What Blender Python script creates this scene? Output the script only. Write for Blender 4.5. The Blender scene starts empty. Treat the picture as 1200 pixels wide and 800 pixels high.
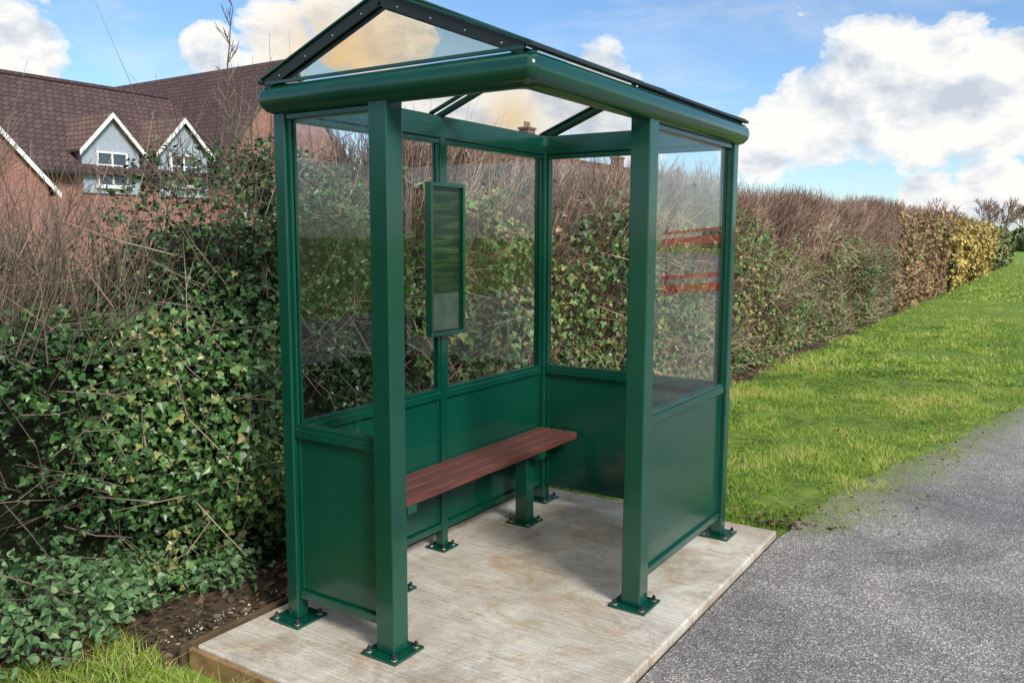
import bpy, math, random
import numpy as np
from mathutils import Vector, Matrix
random.seed(7); rng=np.random.default_rng(7)
scene=bpy.context.scene; COL=scene.collection
R=math.radians
# ------------------------------------------------ camera
CX,CY,CZ=2.52343,-2.25558,1.55; YAW,PITCH,ROLL,F=0.58152,0.12408,0.00401,983.13
cam=bpy.data.cameras.new("camera"); camo=bpy.data.objects.new("camera",cam); COL.objects.link(camo)
cam.sensor_width=36; cam.lens=36*F/1200; cam.clip_end=2000; cam.clip_start=.05
FW=Vector((-math.sin(YAW)*math.cos(PITCH),math.cos(YAW)*math.cos(PITCH),-math.sin(PITCH)))
RT=Vector((math.cos(YAW),math.sin(YAW),0)); UP=RT.cross(FW)
R2=RT*math.cos(ROLL)+UP*math.sin(ROLL); U2=UP*math.cos(ROLL)-RT*math.sin(ROLL)
M=Matrix((R2,U2,-FW)).transposed().to_4x4(); M.translation=(CX,CY,CZ)
camo.matrix_world=M; scene.camera=camo
scene.view_settings.view_transform='Standard'; scene.view_settings.look='None'; scene.view_settings.exposure=0
def raydir(x,y): return (FW+R2*((x-600)/F)+U2*((400-y)/F)).normalized()
# ------------------------------------------------ materials
def newmat(n):
    m=bpy.data.materials.new(n); m.use_nodes=True; nt=m.node_tree; nt.nodes.clear()
    o=nt.nodes.new('ShaderNodeOutputMaterial'); return m,nt,o
def N(nt,t,**k):
    n=nt.nodes.new(t)
    for a,b in k.items(): setattr(n,a,b)
    return n
def ramp(nt,fac,stops,interp='LINEAR'):
    r=N(nt,'ShaderNodeValToRGB'); r.color_ramp.interpolation=interp
    e=r.color_ramp.elements
    while len(e)<len(stops): e.new(.5)
    for i,(p,c) in enumerate(stops):
        e[i].position=p; e[i].color=(c[0],c[1],c[2],1) if hasattr(c,'__len__') else (c,c,c,1)
    nt.links.new(fac,r.inputs[0]); return r.outputs[0]
def noise(nt,vec,scale,detail=4,rough=.55,dist=0):
    n=N(nt,'ShaderNodeTexNoise'); n.inputs['Scale'].default_value=scale; n.inputs['Detail'].default_value=detail
    n.inputs['Roughness'].default_value=rough; n.inputs['Distortion'].default_value=dist
    if vec is not None: nt.links.new(vec,n.inputs['Vector'])
    return n.outputs[0]
def mixc(nt,f,a,b,mode='MIX'):
    m=N(nt,'ShaderNodeMix',data_type='RGBA',blend_type=mode)
    for i,v in ((0,f),(6,a),(7,b)):
        if isinstance(v,(int,float)): m.inputs[i].default_value=v
        elif isinstance(v,tuple): m.inputs[i].default_value=(*v,1) if len(v)==3 else v
        else: nt.links.new(v,m.inputs[i])
    return m.outputs[2]
def math_(nt,op,a,b=None,clamp=False):
    m=N(nt,'ShaderNodeMath',operation=op); m.use_clamp=clamp
    for i,v in ((0,a),(1,b)):
        if v is None: continue
        if isinstance(v,(int,float)): m.inputs[i].default_value=v
        else: nt.links.new(v,m.inputs[i])
    return m.outputs[0]
def bsdf(nt,o,color=None,rough=.5,metal=0,spec=.5,bump=None,bstr=.3,bdist=.01,coat=0):
    b=N(nt,'ShaderNodeBsdfPrincipled')
    if isinstance(color,tuple): b.inputs['Base Color'].default_value=(*color,1)
    elif color is not None: nt.links.new(color,b.inputs['Base Color'])
    if isinstance(rough,(int,float)): b.inputs['Roughness'].default_value=rough
    else: nt.links.new(rough,b.inputs['Roughness'])
    b.inputs['Metallic'].default_value=metal; b.inputs['Specular IOR Level'].default_value=spec
    b.inputs['Coat Weight'].default_value=coat; b.inputs['Coat Roughness'].default_value=.08
    if bump is not None:
        bp=N(nt,'ShaderNodeBump'); bp.inputs['Strength'].default_value=bstr; bp.inputs['Distance'].default_value=bdist
        nt.links.new(bump,bp.inputs['Height']); nt.links.new(bp.outputs[0],b.inputs['Normal'])
    if o is not None: nt.links.new(b.outputs[0],o.inputs[0])
    return b
def geo(nt): return N(nt,'ShaderNodeNewGeometry').outputs['Position']

def simple(n,c1,c2,scale,rough=.5,bump=0,spec=.5,metal=0,coat=0,bdist=.005):
    m,nt,o=newmat(n); g=geo(nt); f=noise(nt,g,scale,3)
    c=ramp(nt,f,[(.3,c1),(.7,c2)])
    rr=ramp(nt,f,[(.3,max(rough-.07,.03)),(.7,rough+.07)])
    bsdf(nt,o,c,rr,metal,spec,noise(nt,g,scale*3,3) if bump else None,bump,bdist,coat); return m
M_green=simple('green_paint',(.0008,.043,.027),(.0013,.056,.034),3,.22,.05,.5,0,.4,.001)
M_greenpanel=simple('green_panel',(.0008,.043,.027),(.0013,.056,.034),1.5,.25,.05,.5,0,.4,.001)
M_greendark=simple('green_rafter',(.0008,.026,.017),(.001,.032,.02),3,.4,.05,.3)
M_bolt=simple('bolt_cap',(.012,.012,.014),(.02,.02,.022),40,.3)
M_rubber=simple('gasket',(.01,.014,.013),(.016,.022,.020),30,.5)
M_steel=simple('zinc',(.4,.4,.42),(.6,.6,.6),30,.35,0,.5,.9)

def leafmat(n,stops,rough=.4,trans=0,spec=.5,tcol=1.4):
    m,nt,o=newmat(n); a=N(nt,'ShaderNodeAttribute',attribute_name='tint')
    c=ramp(nt,a.outputs['Fac'],stops)
    b=bsdf(nt,None,c,rough,0,spec)
    if trans>0:
        t=N(nt,'ShaderNodeBsdfTranslucent'); nt.links.new(mixc(nt,1.,c,(tcol,tcol,tcol*.6),'MULTIPLY'),t.inputs[0])
        mx=N(nt,'ShaderNodeMixShader'); mx.inputs[0].default_value=trans
        nt.links.new(b.outputs[0],mx.inputs[1]); nt.links.new(t.outputs[0],mx.inputs[2]); nt.links.new(mx.outputs[0],o.inputs[0])
    else: nt.links.new(b.outputs[0],o.inputs[0])
    return m
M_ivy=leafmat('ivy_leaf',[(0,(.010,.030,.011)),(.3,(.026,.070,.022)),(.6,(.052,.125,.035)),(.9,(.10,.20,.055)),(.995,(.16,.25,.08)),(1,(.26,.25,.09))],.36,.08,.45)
M_bramble=leafmat('bramble_leaf',[(0,(.04,.10,.04)),(.6,(.10,.20,.08)),(1,(.21,.32,.14))],.5,.15)
M_hawleaf=leafmat('hedge_leaf',[(0,(.035,.08,.022)),(.5,(.08,.165,.037)),(.75,(.17,.22,.05)),(.9,(.23,.17,.07)),(1,(.30,.2,.1))],.5,0)
M_beech=leafmat('beech_leaf',[(0,(.14,.08,.045)),(.5,(.27,.165,.08)),(.7,(.34,.23,.09)),(.8,(.17,.20,.06)),(1,(.24,.26,.08))],.6,0)
M_yellow=leafmat('yellow_leaf',[(0,(.10,.12,.03)),(.3,(.22,.20,.05)),(.55,(.38,.28,.065)),(1,(.55,.40,.12))],.6,0)
M_dgreen=leafmat('green_leaf',[(0,(.05,.08,.03)),(.6,(.11,.15,.045)),(1,(.24,.22,.06))],.6,0)
M_twig=leafmat('twig',[(0,(.06,.034,.028)),(.35,(.18,.105,.082)),(.7,(.34,.22,.17)),(1,(.56,.43,.34))],.75,0)
M_twigdark=leafmat('twig_dark',[(0,(.05,.037,.03)),(.6,(.14,.10,.08)),(1,(.30,.22,.17))],.75,0)
M_grass=leafmat('grass_blade',[(0,(.055,.10,.018)),(.2,(.10,.185,.025)),(.5,(.195,.33,.04)),(.8,(.34,.46,.07)),(1,(.50,.47,.17))],.5,.25)
M_litter=leafmat('leaf_litter',[(0,(.03,.02,.014)),(.5,(.09,.06,.035)),(.85,(.2,.13,.07)),(1,(.36,.19,.07))],.6,0)
M_stone=simple('chalk_stone',(.35,.33,.29),(.6,.58,.53),30,.8)
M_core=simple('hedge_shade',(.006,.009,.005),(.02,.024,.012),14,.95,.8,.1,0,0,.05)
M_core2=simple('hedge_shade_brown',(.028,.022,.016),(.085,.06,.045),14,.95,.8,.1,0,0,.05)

def glassmat(n,tint,fmul=1.0):
    m,nt,o=newmat(n)
    t=N(nt,'ShaderNodeBsdfTransparent'); t.inputs[0].default_value=(*tint,1)
    g=N(nt,'ShaderNodeBsdfGlossy'); g.inputs['Roughness'].default_value=0; g.inputs[0].default_value=(1,1,1,1)
    gg=N(nt,'ShaderNodeNewGeometry'); dt=N(nt,'ShaderNodeVectorMath',operation='DOT_PRODUCT')
    nt.links.new(gg.outputs['Normal'],dt.inputs[0]); nt.links.new(gg.outputs['Incoming'],dt.inputs[1])
    f=math_(nt,'SUBTRACT',1.,math_(nt,'ABSOLUTE',dt.outputs['Value']))
    f=math_(nt,'ADD',math_(nt,'MULTIPLY',math_(nt,'POWER',f,5.),.96),.04)
    f=math_(nt,'MULTIPLY',f,fmul,True)
    mx=N(nt,'ShaderNodeMixShader'); nt.links.new(f,mx.inputs[0]); nt.links.new(t.outputs[0],mx.inputs[1]); nt.links.new(g.outputs[0],mx.inputs[2])
    nt.links.new(mx.outputs[0],o.inputs[0]); return m
M_glass=glassmat('clear_glazing',(.995,1.,.995),.95)
M_roofglass=glassmat('roof_glazing',(.98,.97,.95),.3)
M_gableglass=glassmat('gable_glazing',(.97,.90,.78),.5)  # faint warm tint over the whole gable pane
def concrete():
    m,nt,o=newmat('concrete'); g=geo(nt)
    big=noise(nt,g,1.7,5,.65,.5); c=ramp(nt,big,[(.30,(.38,.335,.275)),(.46,(.50,.465,.405)),(.58,(.59,.56,.50)),(.72,(.67,.65,.595))])
    st=ramp(nt,noise(nt,g,3.3,7,.78,1.0),[(.47,0.),(.64,.75)]); c=mixc(nt,st,c,(.36,.245,.14))
    dm=ramp(nt,noise(nt,g,2.0,6,.76,.5),[(.52,0.),(.62,.5)]); c=mixc(nt,dm,c,(.25,.22,.185))
    sp=ramp(nt,noise(nt,g,150,2),[(.35,.8),(.6,1.05)]); c=mixc(nt,.8,c,sp,'MULTIPLY')
    mp=N(nt,'ShaderNodeMapping'); mp.inputs['Scale'].default_value=(4,75,4); nt.links.new(g,mp.inputs[0])
    br=noise(nt,mp.outputs[0],1.0,4,.6)
    c=mixc(nt,.8,c,ramp(nt,br,[(.35,.76),(.65,1.10)]),'MULTIPLY')
    h=math_(nt,'ADD',br,noise(nt,g,60,4,.7))
    rr=ramp(nt,big,[(.35,.38),(.6,.72)])
    bsdf(nt,o,c,rr,0,.4,h,.6,.005); return m
M_conc=concrete()
def asphalt():
    m,nt,o=newmat('asphalt'); g=geo(nt)
    v=N(nt,'ShaderNodeTexVoronoi'); v.inputs['Scale'].default_value=140; nt.links.new(g,v.inputs['Vector'])
    sc=N(nt,'ShaderNodeSeparateColor'); nt.links.new(v.outputs['Color'],sc.inputs[0])
    c=ramp(nt,sc.outputs[0],[(0,(.12,.112,.11)),(.5,(.19,.178,.175)),(.85,(.28,.265,.255)),(1,(.50,.47,.43))])
    n1=noise(nt,g,1.1,6,.72,.5)
    c=mixc(nt,1.,c,ramp(nt,n1,[(.34,.62),(.5,1.),(.64,1.35)]),'MULTIPLY')
    c=mixc(nt,ramp(nt,noise(nt,g,3.1,6,.78),[(.52,0.),(.70,.3)]),c,(.15,.14,.12))
    s=N(nt,'ShaderNodeSeparateXYZ'); nt.links.new(g,s.inputs[0])
    yb=math_(nt,'SUBTRACT',s.outputs[1],2.1); xe=math_(nt,'ADD',math_(nt,'MULTIPLY',math_(nt,'MAXIMUM',yb,0.),.19),1.34)
    dx=math_(nt,'SUBTRACT',s.outputs[0],xe)
    mk=math_(nt,'SUBTRACT',noise(nt,g,6,7,.85),math_(nt,'MULTIPLY',math_(nt,'ABSOLUTE',dx),.6))
    mk=math_(nt,'MULTIPLY',ramp(nt,mk,[(.28,0.),(.50,.85)]),ramp(nt,yb,[(0,0.),(.3,1.)]))
    c=mixc(nt,mk,c,ramp(nt,noise(nt,g,24,4,.7),[(.35,(.12,.125,.05)),(.65,(.20,.26,.055))]))
    h=math_(nt,'ADD',v.outputs['Distance'],math_(nt,'MULTIPLY',noise(nt,g,25,4),.6))
    rr=ramp(nt,n1,[(.35,.36),(.62,.72)])
    bsdf(nt,o,c,rr,0,.35,h,.65,.006); return m
M_asph=asphalt()
def grassground():
    m,nt,o=newmat('grass_ground'); g=geo(nt)
    c=ramp(nt,noise(nt,g,9,5,.7),[(.25,(.08,.10,.025)),(.5,(.16,.25,.04)),(.75,(.27,.37,.065))])
    c=mixc(nt,.6,c,ramp(nt,noise(nt,g,.6,3),[(.3,.7),(.7,1.2)]),'MULTIPLY')
    bsdf(nt,o,c,.9,0,.2,noise(nt,g,40,4,.8),.9,.03); return m
M_gg=grassground()
M_soil=simple('soil',(.03,.022,.015),(.095,.07,.048),9,.9,.9,.2,0,0,.02)
M_timber=simple('wet_timber',(.05,.034,.022),(.12,.08,.045),18,.6,.4)
M_timber2=simple('new_timber',(.17,.10,.045),(.34,.21,.10),14,.65,.5)
def plank():
    m,nt,o=newmat('recycled_plank'); g=geo(nt)
    mp=N(nt,'ShaderNodeMapping'); mp.inputs['Scale'].default_value=(40,3,40); nt.links.new(g,mp.inputs[0])
    f=noise(nt,mp.outputs[0],1.5,4)
    c=ramp(nt,f,[(.3,(.070,.025,.022)),(.7,(.13,.048,.040))])
    bsdf(nt,o,c,.42,0,.5,f,.4,.003); return m
M_plank=plank()
def brick(n,c1,c2,mortar,roof=False):
    m,nt,o=newmat(n); g=geo(nt); s=N(nt,'ShaderNodeSeparateXYZ'); nt.links.new(g,s.inputs[0])
    cb=N(nt,'ShaderNodeCombineXYZ'); nt.links.new(math_(nt,'ADD',s.outputs[0],s.outputs[1]),cb.inputs[0]); nt.links.new(s.outputs[2],cb.inputs[1])
    b=N(nt,'ShaderNodeTexBrick'); nt.links.new(cb.outputs[0],b.inputs['Vector']); b.inputs['Scale'].default_value=1
    b.inputs['Brick Width'].default_value=.26 if roof else .225; b.inputs['Row Height'].default_value=.2 if roof else .075
    b.inputs['Mortar Size'].default_value=.02 if roof else .009; b.inputs['Bias'].default_value=0
    b.inputs['Color1'].default_value=(*c1,1); b.inputs['Color2'].default_value=(*c2,1); b.inputs['Mortar'].default_value=(*mortar,1)
    c=mixc(nt,.6,b.outputs[0],ramp(nt,noise(nt,g,2.5,5,.7),[(.3,.65),(.7,1.25)]),'MULTIPLY')
    bsdf(nt,o,c,.8,0,.3,math_(nt,'SUBTRACT',1.,b.outputs['Fac']),.6,.02); return m
M_brick=brick('red_brick',(.25,.085,.065),(.33,.13,.10),(.30,.24,.22))
M_tile=brick('roof_tile',(.070,.042,.044),(.105,.062,.062),(.033,.024,.024),roof=True)
M_tile2=brick('slate_tile',(.14,.085,.072),(.20,.125,.105),(.05,.042,.038),roof=True)
M_white=simple('white_paint',(.7,.7,.7),(.8,.8,.8),10,.4)
M_render=simple('pale_cladding',(.27,.31,.38),(.34,.39,.46),10,.6)
M_wglass=simple('window_glass',(.03,.04,.05),(.06,.07,.09),2,.08,0,.8)
M_pot=simple('clay_pot',(.22,.14,.10),(.3,.2,.15),10,.8)
M_chim=simple('chimney_brick',(.14,.09,.075),(.22,.15,.12),6,.85,.3)
M_red=simple('red_paint',(.45,.01,.02),(.75,.03,.04),9,.4)
# ------------------------------------------------ object helpers
def empty(name,loc,label,cat,group=None):
    e=bpy.data.objects.new(name,None); e.location=loc; e.empty_display_size=.2; COL.objects.link(e)
    e["label"]=label; e["category"]=cat
    if group: e["group"]=group
    return e
def par(o,p):
    o.parent=p; off=Vector((0,0,0)); q=p
    while q is not None: off+=q.location; q=q.parent
    o.location=o.location-off; return o
import bmesh
class MB:
    def __init__(s): s.v=[]; s.f=[]; s.m=[]; s.mats=[]
    def mi(s,m):
        if m not in s.mats: s.mats.append(m)
        return s.mats.index(m)
    def add(s,vs,fs,m):
        k=len(s.v); s.v+= [tuple(v) for v in vs]; i=s.mi(m)
        for f in fs: s.f.append([k+a for a in f]); s.m.append(i)
    def box(s,lo,hi,m):
        x0,y0,z0=lo; x1,y1,z1=hi
        s.add([(x0,y0,z0),(x1,y0,z0),(x1,y1,z0),(x0,y1,z0),(x0,y0,z1),(x1,y0,z1),(x1,y1,z1),(x0,y1,z1)],
          [(0,3,2,1),(4,5,6,7),(0,1,5,4),(1,2,6,5),(2,3,7,6),(3,0,4,7)],m)
    def beam(s,p,q,w,h,m,up=(0,0,1)):
        p=Vector(p);q=Vector(q);a=(q-p).normalized();sd=a.cross(Vector(up))
        if sd.length<1e-4: sd=a.cross(Vector((1,0,0)))
        sd.normalize();u=sd.cross(a)
        vs=[]
        for e in (p,q):
            for i,j in ((-1,-1),(1,-1),(1,1),(-1,1)): vs.append(e+sd*(i*w/2)+u*(j*h/2))
        s.add(vs,[(0,1,2,3),(7,6,5,4),(0,4,5,1),(1,5,6,2),(2,6,7,3),(3,7,4,0)],m)
    def cyl(s,p,r,h,m,n=12,r2=None,dome=False):
        r2=r if r2 is None else r2; vs=[];fs=[]
        rings=[(r,0),(r2,h)]
        if dome: rings=[(r,0),(r,h*.4),(r*.85,h*.75),(r*.5,h)]
        for rr,z in rings:
            for i in range(n):
                a=2*math.pi*i/n; vs.append((p[0]+rr*math.cos(a),p[1]+rr*math.sin(a),p[2]+z))
        for k in range(len(rings)-1):
            for i in range(n): j=(i+1)%n; fs.append((k*n+i,k*n+j,(k+1)*n+j,(k+1)*n+i))
        fs.append(tuple((len(rings)-1)*n+i for i in range(n))); fs.append(tuple(reversed(range(n))))
        s.add(vs,fs,m)
    def prism(s,tri,d,m):
        d=Vector(d); n=len(tri); a=[Vector(t) for t in tri]; b=[t+d for t in a]
        s.add(a+b,[tuple(range(n)),tuple(reversed(range(n,2*n)))]+[(i,n+i,n+(i+1)%n,(i+1)%n) for i in range(n)],m)
    def obj(s,name,parent=None,bevel=0,smooth=False,label=None):
        me=bpy.data.meshes.new(name); me.from_pydata(s.v,[],s.f)
        for m in s.mats: me.materials.append(m)
        me.polygons.foreach_set('material_index',s.m)
        me.update()
        bm=bmesh.new(); bm.from_mesh(me); bmesh.ops.recalc_face_normals(bm,faces=bm.faces); bm.to_mesh(me); bm.free()
        vs=np.array(s.v); c=Vector(((vs[:,0].min()+vs[:,0].max())/2,(vs[:,1].min()+vs[:,1].max())/2,vs[:,2].min()))
        me.transform(Matrix.Translation(-c))
        o=bpy.data.objects.new(name,me); o.location=c; COL.objects.link(o)
        if smooth: me.polygons.foreach_set('use_smooth',[True]*len(me.polygons))
        if bevel:
            b=o.modifiers.new('bevel','BEVEL'); b.width=bevel; b.segments=2; b.limit_method='ANGLE'; b.angle_limit=R(40)
        if parent is not None: par(o,parent)
        if label: o["label"]=label
        return o
def arr_mesh(name,V,Fc,mats,tint=None,midx=None,parent=None,smooth=False):
    me=bpy.data.meshes.new(name); V=np.asarray(V,np.float32); Fc=np.asarray(Fc,np.int32); k=Fc.shape[1]
    me.vertices.add(len(V)); me.vertices.foreach_set('co',V.ravel())
    me.loops.add(Fc.size); me.loops.foreach_set('vertex_index',Fc.ravel())
    me.polygons.add(len(Fc)); me.polygons.foreach_set('loop_start',np.arange(len(Fc),dtype=np.int32)*k)
    for m in mats: me.materials.append(m)
    me.polygons.foreach_set('use_smooth',[smooth]*len(Fc))
    me.update(calc_edges=True)
    if tint is not None:
        a=me.attributes.new('tint','FLOAT','FACE'); a.data.foreach_set('value',np.asarray(tint,np.float32))
    o=bpy.data.objects.new(name,me); COL.objects.link(o)
    if parent is not None: par(o,parent)
    return o
def nrm(a): return a/np.maximum(np.linalg.norm(a,axis=1,keepdims=True),1e-9)
def seg_arrays(P0,P1,R0,R1):
    P0=np.asarray(P0,float);P1=np.asarray(P1,float);n=len(P0)
    R0=np.broadcast_to(R0,(n,));R1=np.broadcast_to(R1,(n,))
    a=nrm(P1-P0); ref=np.where(np.abs(a[:,2:3])>.9,np.array([[1,0,0]]),np.array([[0,0,1]]))
    u=nrm(np.cross(a,ref)); v=np.cross(a,u); V=np.zeros((n,6,3))
    for k in range(3):
        d=u*math.cos(k*2.0944)+v*math.sin(k*2.0944)
        V[:,k]=P0+d*R0[:,None]; V[:,3+k]=P1+d*R1[:,None]
    T=np.array([(0,1,4,3),(1,2,5,4),(2,0,3,5)])
    Fc=(np.arange(n)*6)[:,None,None]+T[None]
    return V.reshape(-1,3),Fc.reshape(-1,4)
LEAF=np.array([(0,0,0),(.40,-.04,.05),(.52,.30,.10),(.27,.45,.07),(0,1,-.08),(-.40,-.04,.05),(-.52,.30,.10),(-.27,.45,.07)])
LEAFF=np.array([(0,1,2,3,4),(4,7,6,5,0)])
OVAL=np.array([(0,0,0),(.30,.25,.05),(.33,.6,.06),(.15,.88,.02),(0,1,-.04),(-.30,.25,.05),(-.33,.6,.06),(-.15,.88,.02)])
TOOTH=np.array([(0,0,0),(.30,.10,.05),(.42,.34,.07),(.22,.66,.05),(0,1.1,-.06),(-.30,.10,.05),(-.42,.34,.07),(-.22,.66,.05)])
def leaf_arrays(P,Nn,T,S,tmpl=LEAF):
    n=len(P); Nn=nrm(Nn); T=nrm(T-Nn*np.sum(T*Nn,1,keepdims=True)); Sd=np.cross(T,Nn)
    Lf=tmpl[None]*S[:,None,None]
    V=P[:,None]+Lf[:,:,0:1]*Sd[:,None]+Lf[:,:,1:2]*T[:,None]+Lf[:,:,2:3]*Nn[:,None]
    Fc=(np.arange(n)*8)[:,None,None]+LEAFF[None]
    return V.reshape(-1,3),Fc.reshape(-1,5)
class SN: # smooth noise from sines
    def __init__(s,seed,lo,hi,n=14,dim=2):
        r=np.random.default_rng(seed); k=r.normal(size=(n,dim)); k/=np.linalg.norm(k,axis=1,keepdims=True)
        s.f=np.exp(r.uniform(math.log(lo),math.log(hi),n)); s.k=k*s.f[:,None]*2*math.pi; s.p=r.uniform(0,6.28,n); s.a=(lo/s.f)**.6; s.a/=math.sqrt((s.a**2).sum()/2)
    def __call__(s,*c):
        X=np.stack(np.broadcast_arrays(*c),-1); return (np.sin(X@s.k.T+s.p)*s.a).sum(-1)
# ------------------------------------------------ ground, path, slab
def smooth(x): x=np.clip(x,0,1); return x*x*(3-2*x)
def gz(x,y): return -.085+.055*smooth((np.asarray(y,float)-1.6)/1.0)
def axis(fine_lo,fine_hi,step):
    a=list(np.arange(fine_lo,fine_hi,step)); b=[fine_lo-s for s in (2,6,15,40,100,250,600)]; c=[fine_hi+s for s in (0,2,6,15,40,100,250,600)]
    return np.array(sorted(b)+a+c)
gx=axis(-6,6,.25); gy=axis(-6,12,.25)
GX,GY=np.meshgrid(gx,gy,indexing='ij'); gn=SN(3,.2,2)
GZ=gz(GX,GY)+.008*gn(GX*.5,GY*.5)*(np.abs(GX)<20)
V=np.stack([GX,GY,GZ],-1).reshape(-1,3); nx,ny=GX.shape
ii,jj=np.meshgrid(np.arange(nx-1),np.arange(ny-1),indexing='ij'); k=(ii*ny+jj).ravel()
ground=arr_mesh('ground',V,np.stack([k,k+ny,k+ny+1,k+1],1),[M_gg],smooth=True); ground["kind"]="structure"
PEY=[-8,2.1,2.7,3.4,4.74,5.9,7.1,9.5,12,20,40,80]; PEX=[1.335,1.335,1.37,1.47,1.79,2.04,2.26,2.70,3.2,5.2,12,30]
def pe(y): return np.interp(y,PEY,PEX)
ys=np.concatenate([np.arange(-8,12,.04),np.arange(12,80,2)]); wn=SN(5,.5,9,22,1)
xl=pe(ys)+np.where(ys>2.15,.018*wn(ys),.0)
xr=pe(ys)+6.5
V=[];Fc=[]
for i,y in enumerate(ys):
    V+= [(xl[i],y,-.06),(xl[i]+.02,y,-.024),(xl[i]+.22,y,-.010),(xr[i],y,-.008),(xr[i],y,-.09)]
    if i:
        a=(i-1)*5;b=i*5
        for q in range(4): Fc.append((a+q,b+q,b+q+1,a+q+1))
path=arr_mesh('path',V,Fc,[M_asph]); path["kind"]="structure"
V=[];Fc=[];ys=np.concatenate([np.arange(-5,14,.12),np.arange(14,66,1.)])
xe=np.where(ys<2.2,-.17,-.38)+np.where((ys>2.2)|(ys<-.4),.05*wn(ys),0); xe=np.where(ys<-.45,-.50+.06*wn(ys),xe)
for i,y in enumerate(ys):
    g=float(gz(0,y)); V+=[(xe[i],y,g-.02),(xe[i]-.04,y,g+.014),(-.9,y,g+.03),(-2.6,y,g+.03)]
    if i:
        a=(i-1)*4;b=i*4
        for q in range(3): Fc.append((a+q,a+q+1,b+q+1,b+q))
soil=arr_mesh('soil',V,Fc,[M_soil]); soil["kind"]="structure"
mb=MB(); mb.box((-.148,-.375,-.12),(1.335,2.13,0),M_conc)
slab=mb.obj('concrete_slab',bevel=.008); slab["kind"]="structure"
mb=MB(); mb.box((-.218,-.41,-.11),(-.196,1.9,-.008),M_timber)
o=mb.obj('edging_board',bevel=.003); o["label"]="dark wet timber edging board along the concrete slab"; o["category"]="board"
mb=MB(); mb.box((-.168,-.399,-.13),(1.33,-.379,-.010),M_timber2)
o=mb.obj('edging_board',bevel=.003); o["label"]="orange brown timber shuttering board against the concrete slab end"; o["category"]="board"
# ------------------------------------------------ shelter
Wd,L,H=1.09,1.902,2.0; AB,CD,FF=.509,1.021,.95; WA=.78
sh=empty('bus_shelter',(Wd/2,L/2,0),"dark green metal bus shelter with clear glazing on a concrete slab","bus shelter")
A=(0,0);B=(AB,0);C=(Wd,L-CD);D=(Wd,L);E=(0,L);Fp=(0,FF)
def post(p,w,plate,name='post',top=H+.02):
    mb=MB(); mb.box((p[0]-w/2,p[1]-w/2,.011),(p[0]+w/2,p[1]+w/2,top),M_green)
    o=mb.obj(name,sh,bevel=.005)
    mb=MB(); s=plate/2; mb.box((p[0]-s,p[1]-s,.0),(p[0]+s,p[1]+s,.010),M_green)
    for i in (-1,1):
        for j in (-1,1):
            c=(p[0]+i*(s-.022),p[1]+j*(s-.022)); mb.cyl((c[0],c[1],.0102),.0135,.003,M_steel,14)
            mb.cyl((c[0],c[1],.0134),.0095,.014,M_bolt,6); mb.cyl((c[0],c[1],.0276),.006,.007,M_bolt,8,dome=True)
    q=mb.obj('base_plate',None,bevel=.0015); q.location-= (sh.location+o.location); q.parent=o
for p,w,pl in ((A,.058,.165),(B,.085,.168),(C,.085,.168),(D,.06,.16),(E,.072,.16),(Fp,.045,.12)): post(p,w,pl)
def bay(P,Q,wp,wq):
    P=Vector((*P,0));Q=Vector((*Q,0)); a=(Q-P).normalized(); n=Vector((-a.y,a.x,0)); P=P+a*(wp/2+.001); Q=Q-a*(wq/2+.001)
    Z=lambda z:Vector((0,0,z))
    def bm(z,h,w):
        mb=MB(); mb.beam(P+Z(z),Q+Z(z),w,h,M_green); return mb
    bm(WA,.036,.042).obj('rail',sh,bevel=.003)
    bm(.115,.034,.036).obj('rail',sh,bevel=.003)
    bm(H-.006,.022,.042).obj('rail',sh,bevel=.003)
    mb=MB(); z0,z1=.133,WA-.019
    mb.beam(P+Z((z0+z1)/2),Q+Z((z0+z1)/2),.006,z1-z0,M_greenpanel)
    for e,s in ((P,1),(Q,-1)):
        mb.beam(e+a*s*.009+Z(z0+.001),e+a*s*.009+Z(z1-.001),.016,.016,M_green,up=a)
    mb.obj('lower_panel',sh,bevel=.002)
    mb=MB(); z0,z1=WA+.019,H-.018
    mb.beam(P+a*.004+Z((z0+z1)/2),Q-a*.004+Z((z0+z1)/2),.006,z1-z0,M_glass); mb.obj('glass_pane',sh)
    mb=MB()
    for off in (-.010,.010):
        for e,s in ((P,1),(Q,-1)):
            mb.beam(e+a*s*.0075+n*off+Z(z0+.001),e+a*s*.0075+n*off+Z(z1-.001),.012,.013,M_green,up=a)
        mb.beam(P+a*.015+n*off+Z(z0+.008),Q-a*.015+n*off+Z(z0+.008),.012,.014,M_green)
    mb.obj('glazing_bead',sh)
bay(A,B,.058,.085); bay(C,D,.085,.06); bay(E,D,.072,.06); bay(A,Fp,.058,.045); bay(Fp,E,.045,.072)
# roof
ZE,ZR=2.112,2.345; OV=.05
mb=MB()
y0,y1=-.03,L+.03; xm=Wd/2
def eave(x,up=0): return ZE+(ZR-ZE)*(1-abs(x-xm)/(xm+OV))+up
for yy in (y0+.0,FF,y1):
    for xs in (-.03,Wd+.03):
        mb.beam((xs,yy,eave(xs)-.018),(xm,yy,ZR-.018),.024,.024,M_greendark)
mb.beam((xm,y0-.02,ZR-.02),(xm,y1+.02,ZR-.02),.028,.028,M_greendark)
for xs in (0,Wd): mb.beam((xs,-.035,H+.035),(xs,L+.035,H+.035),.05,.05,M_green)
for yy in (0,L): mb.beam((.03,yy,H+.035),(Wd-.03,yy,H+.035),.05,.05,M_green)
roof=mb.obj('roof',sh,bevel=.003)
def rpar(o): o.location-=(sh.location+roof.location); o.parent=roof
prof=[(-.015,0.0),(.03,-.004),(.055,.006),(.070,.026),(.075,.050),(.071,.075),(.058,.093),(.040,.101),(-.015,.103)]
mb=MB(); vs=[];fs=[]
nseg=6; ring=[]
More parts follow.
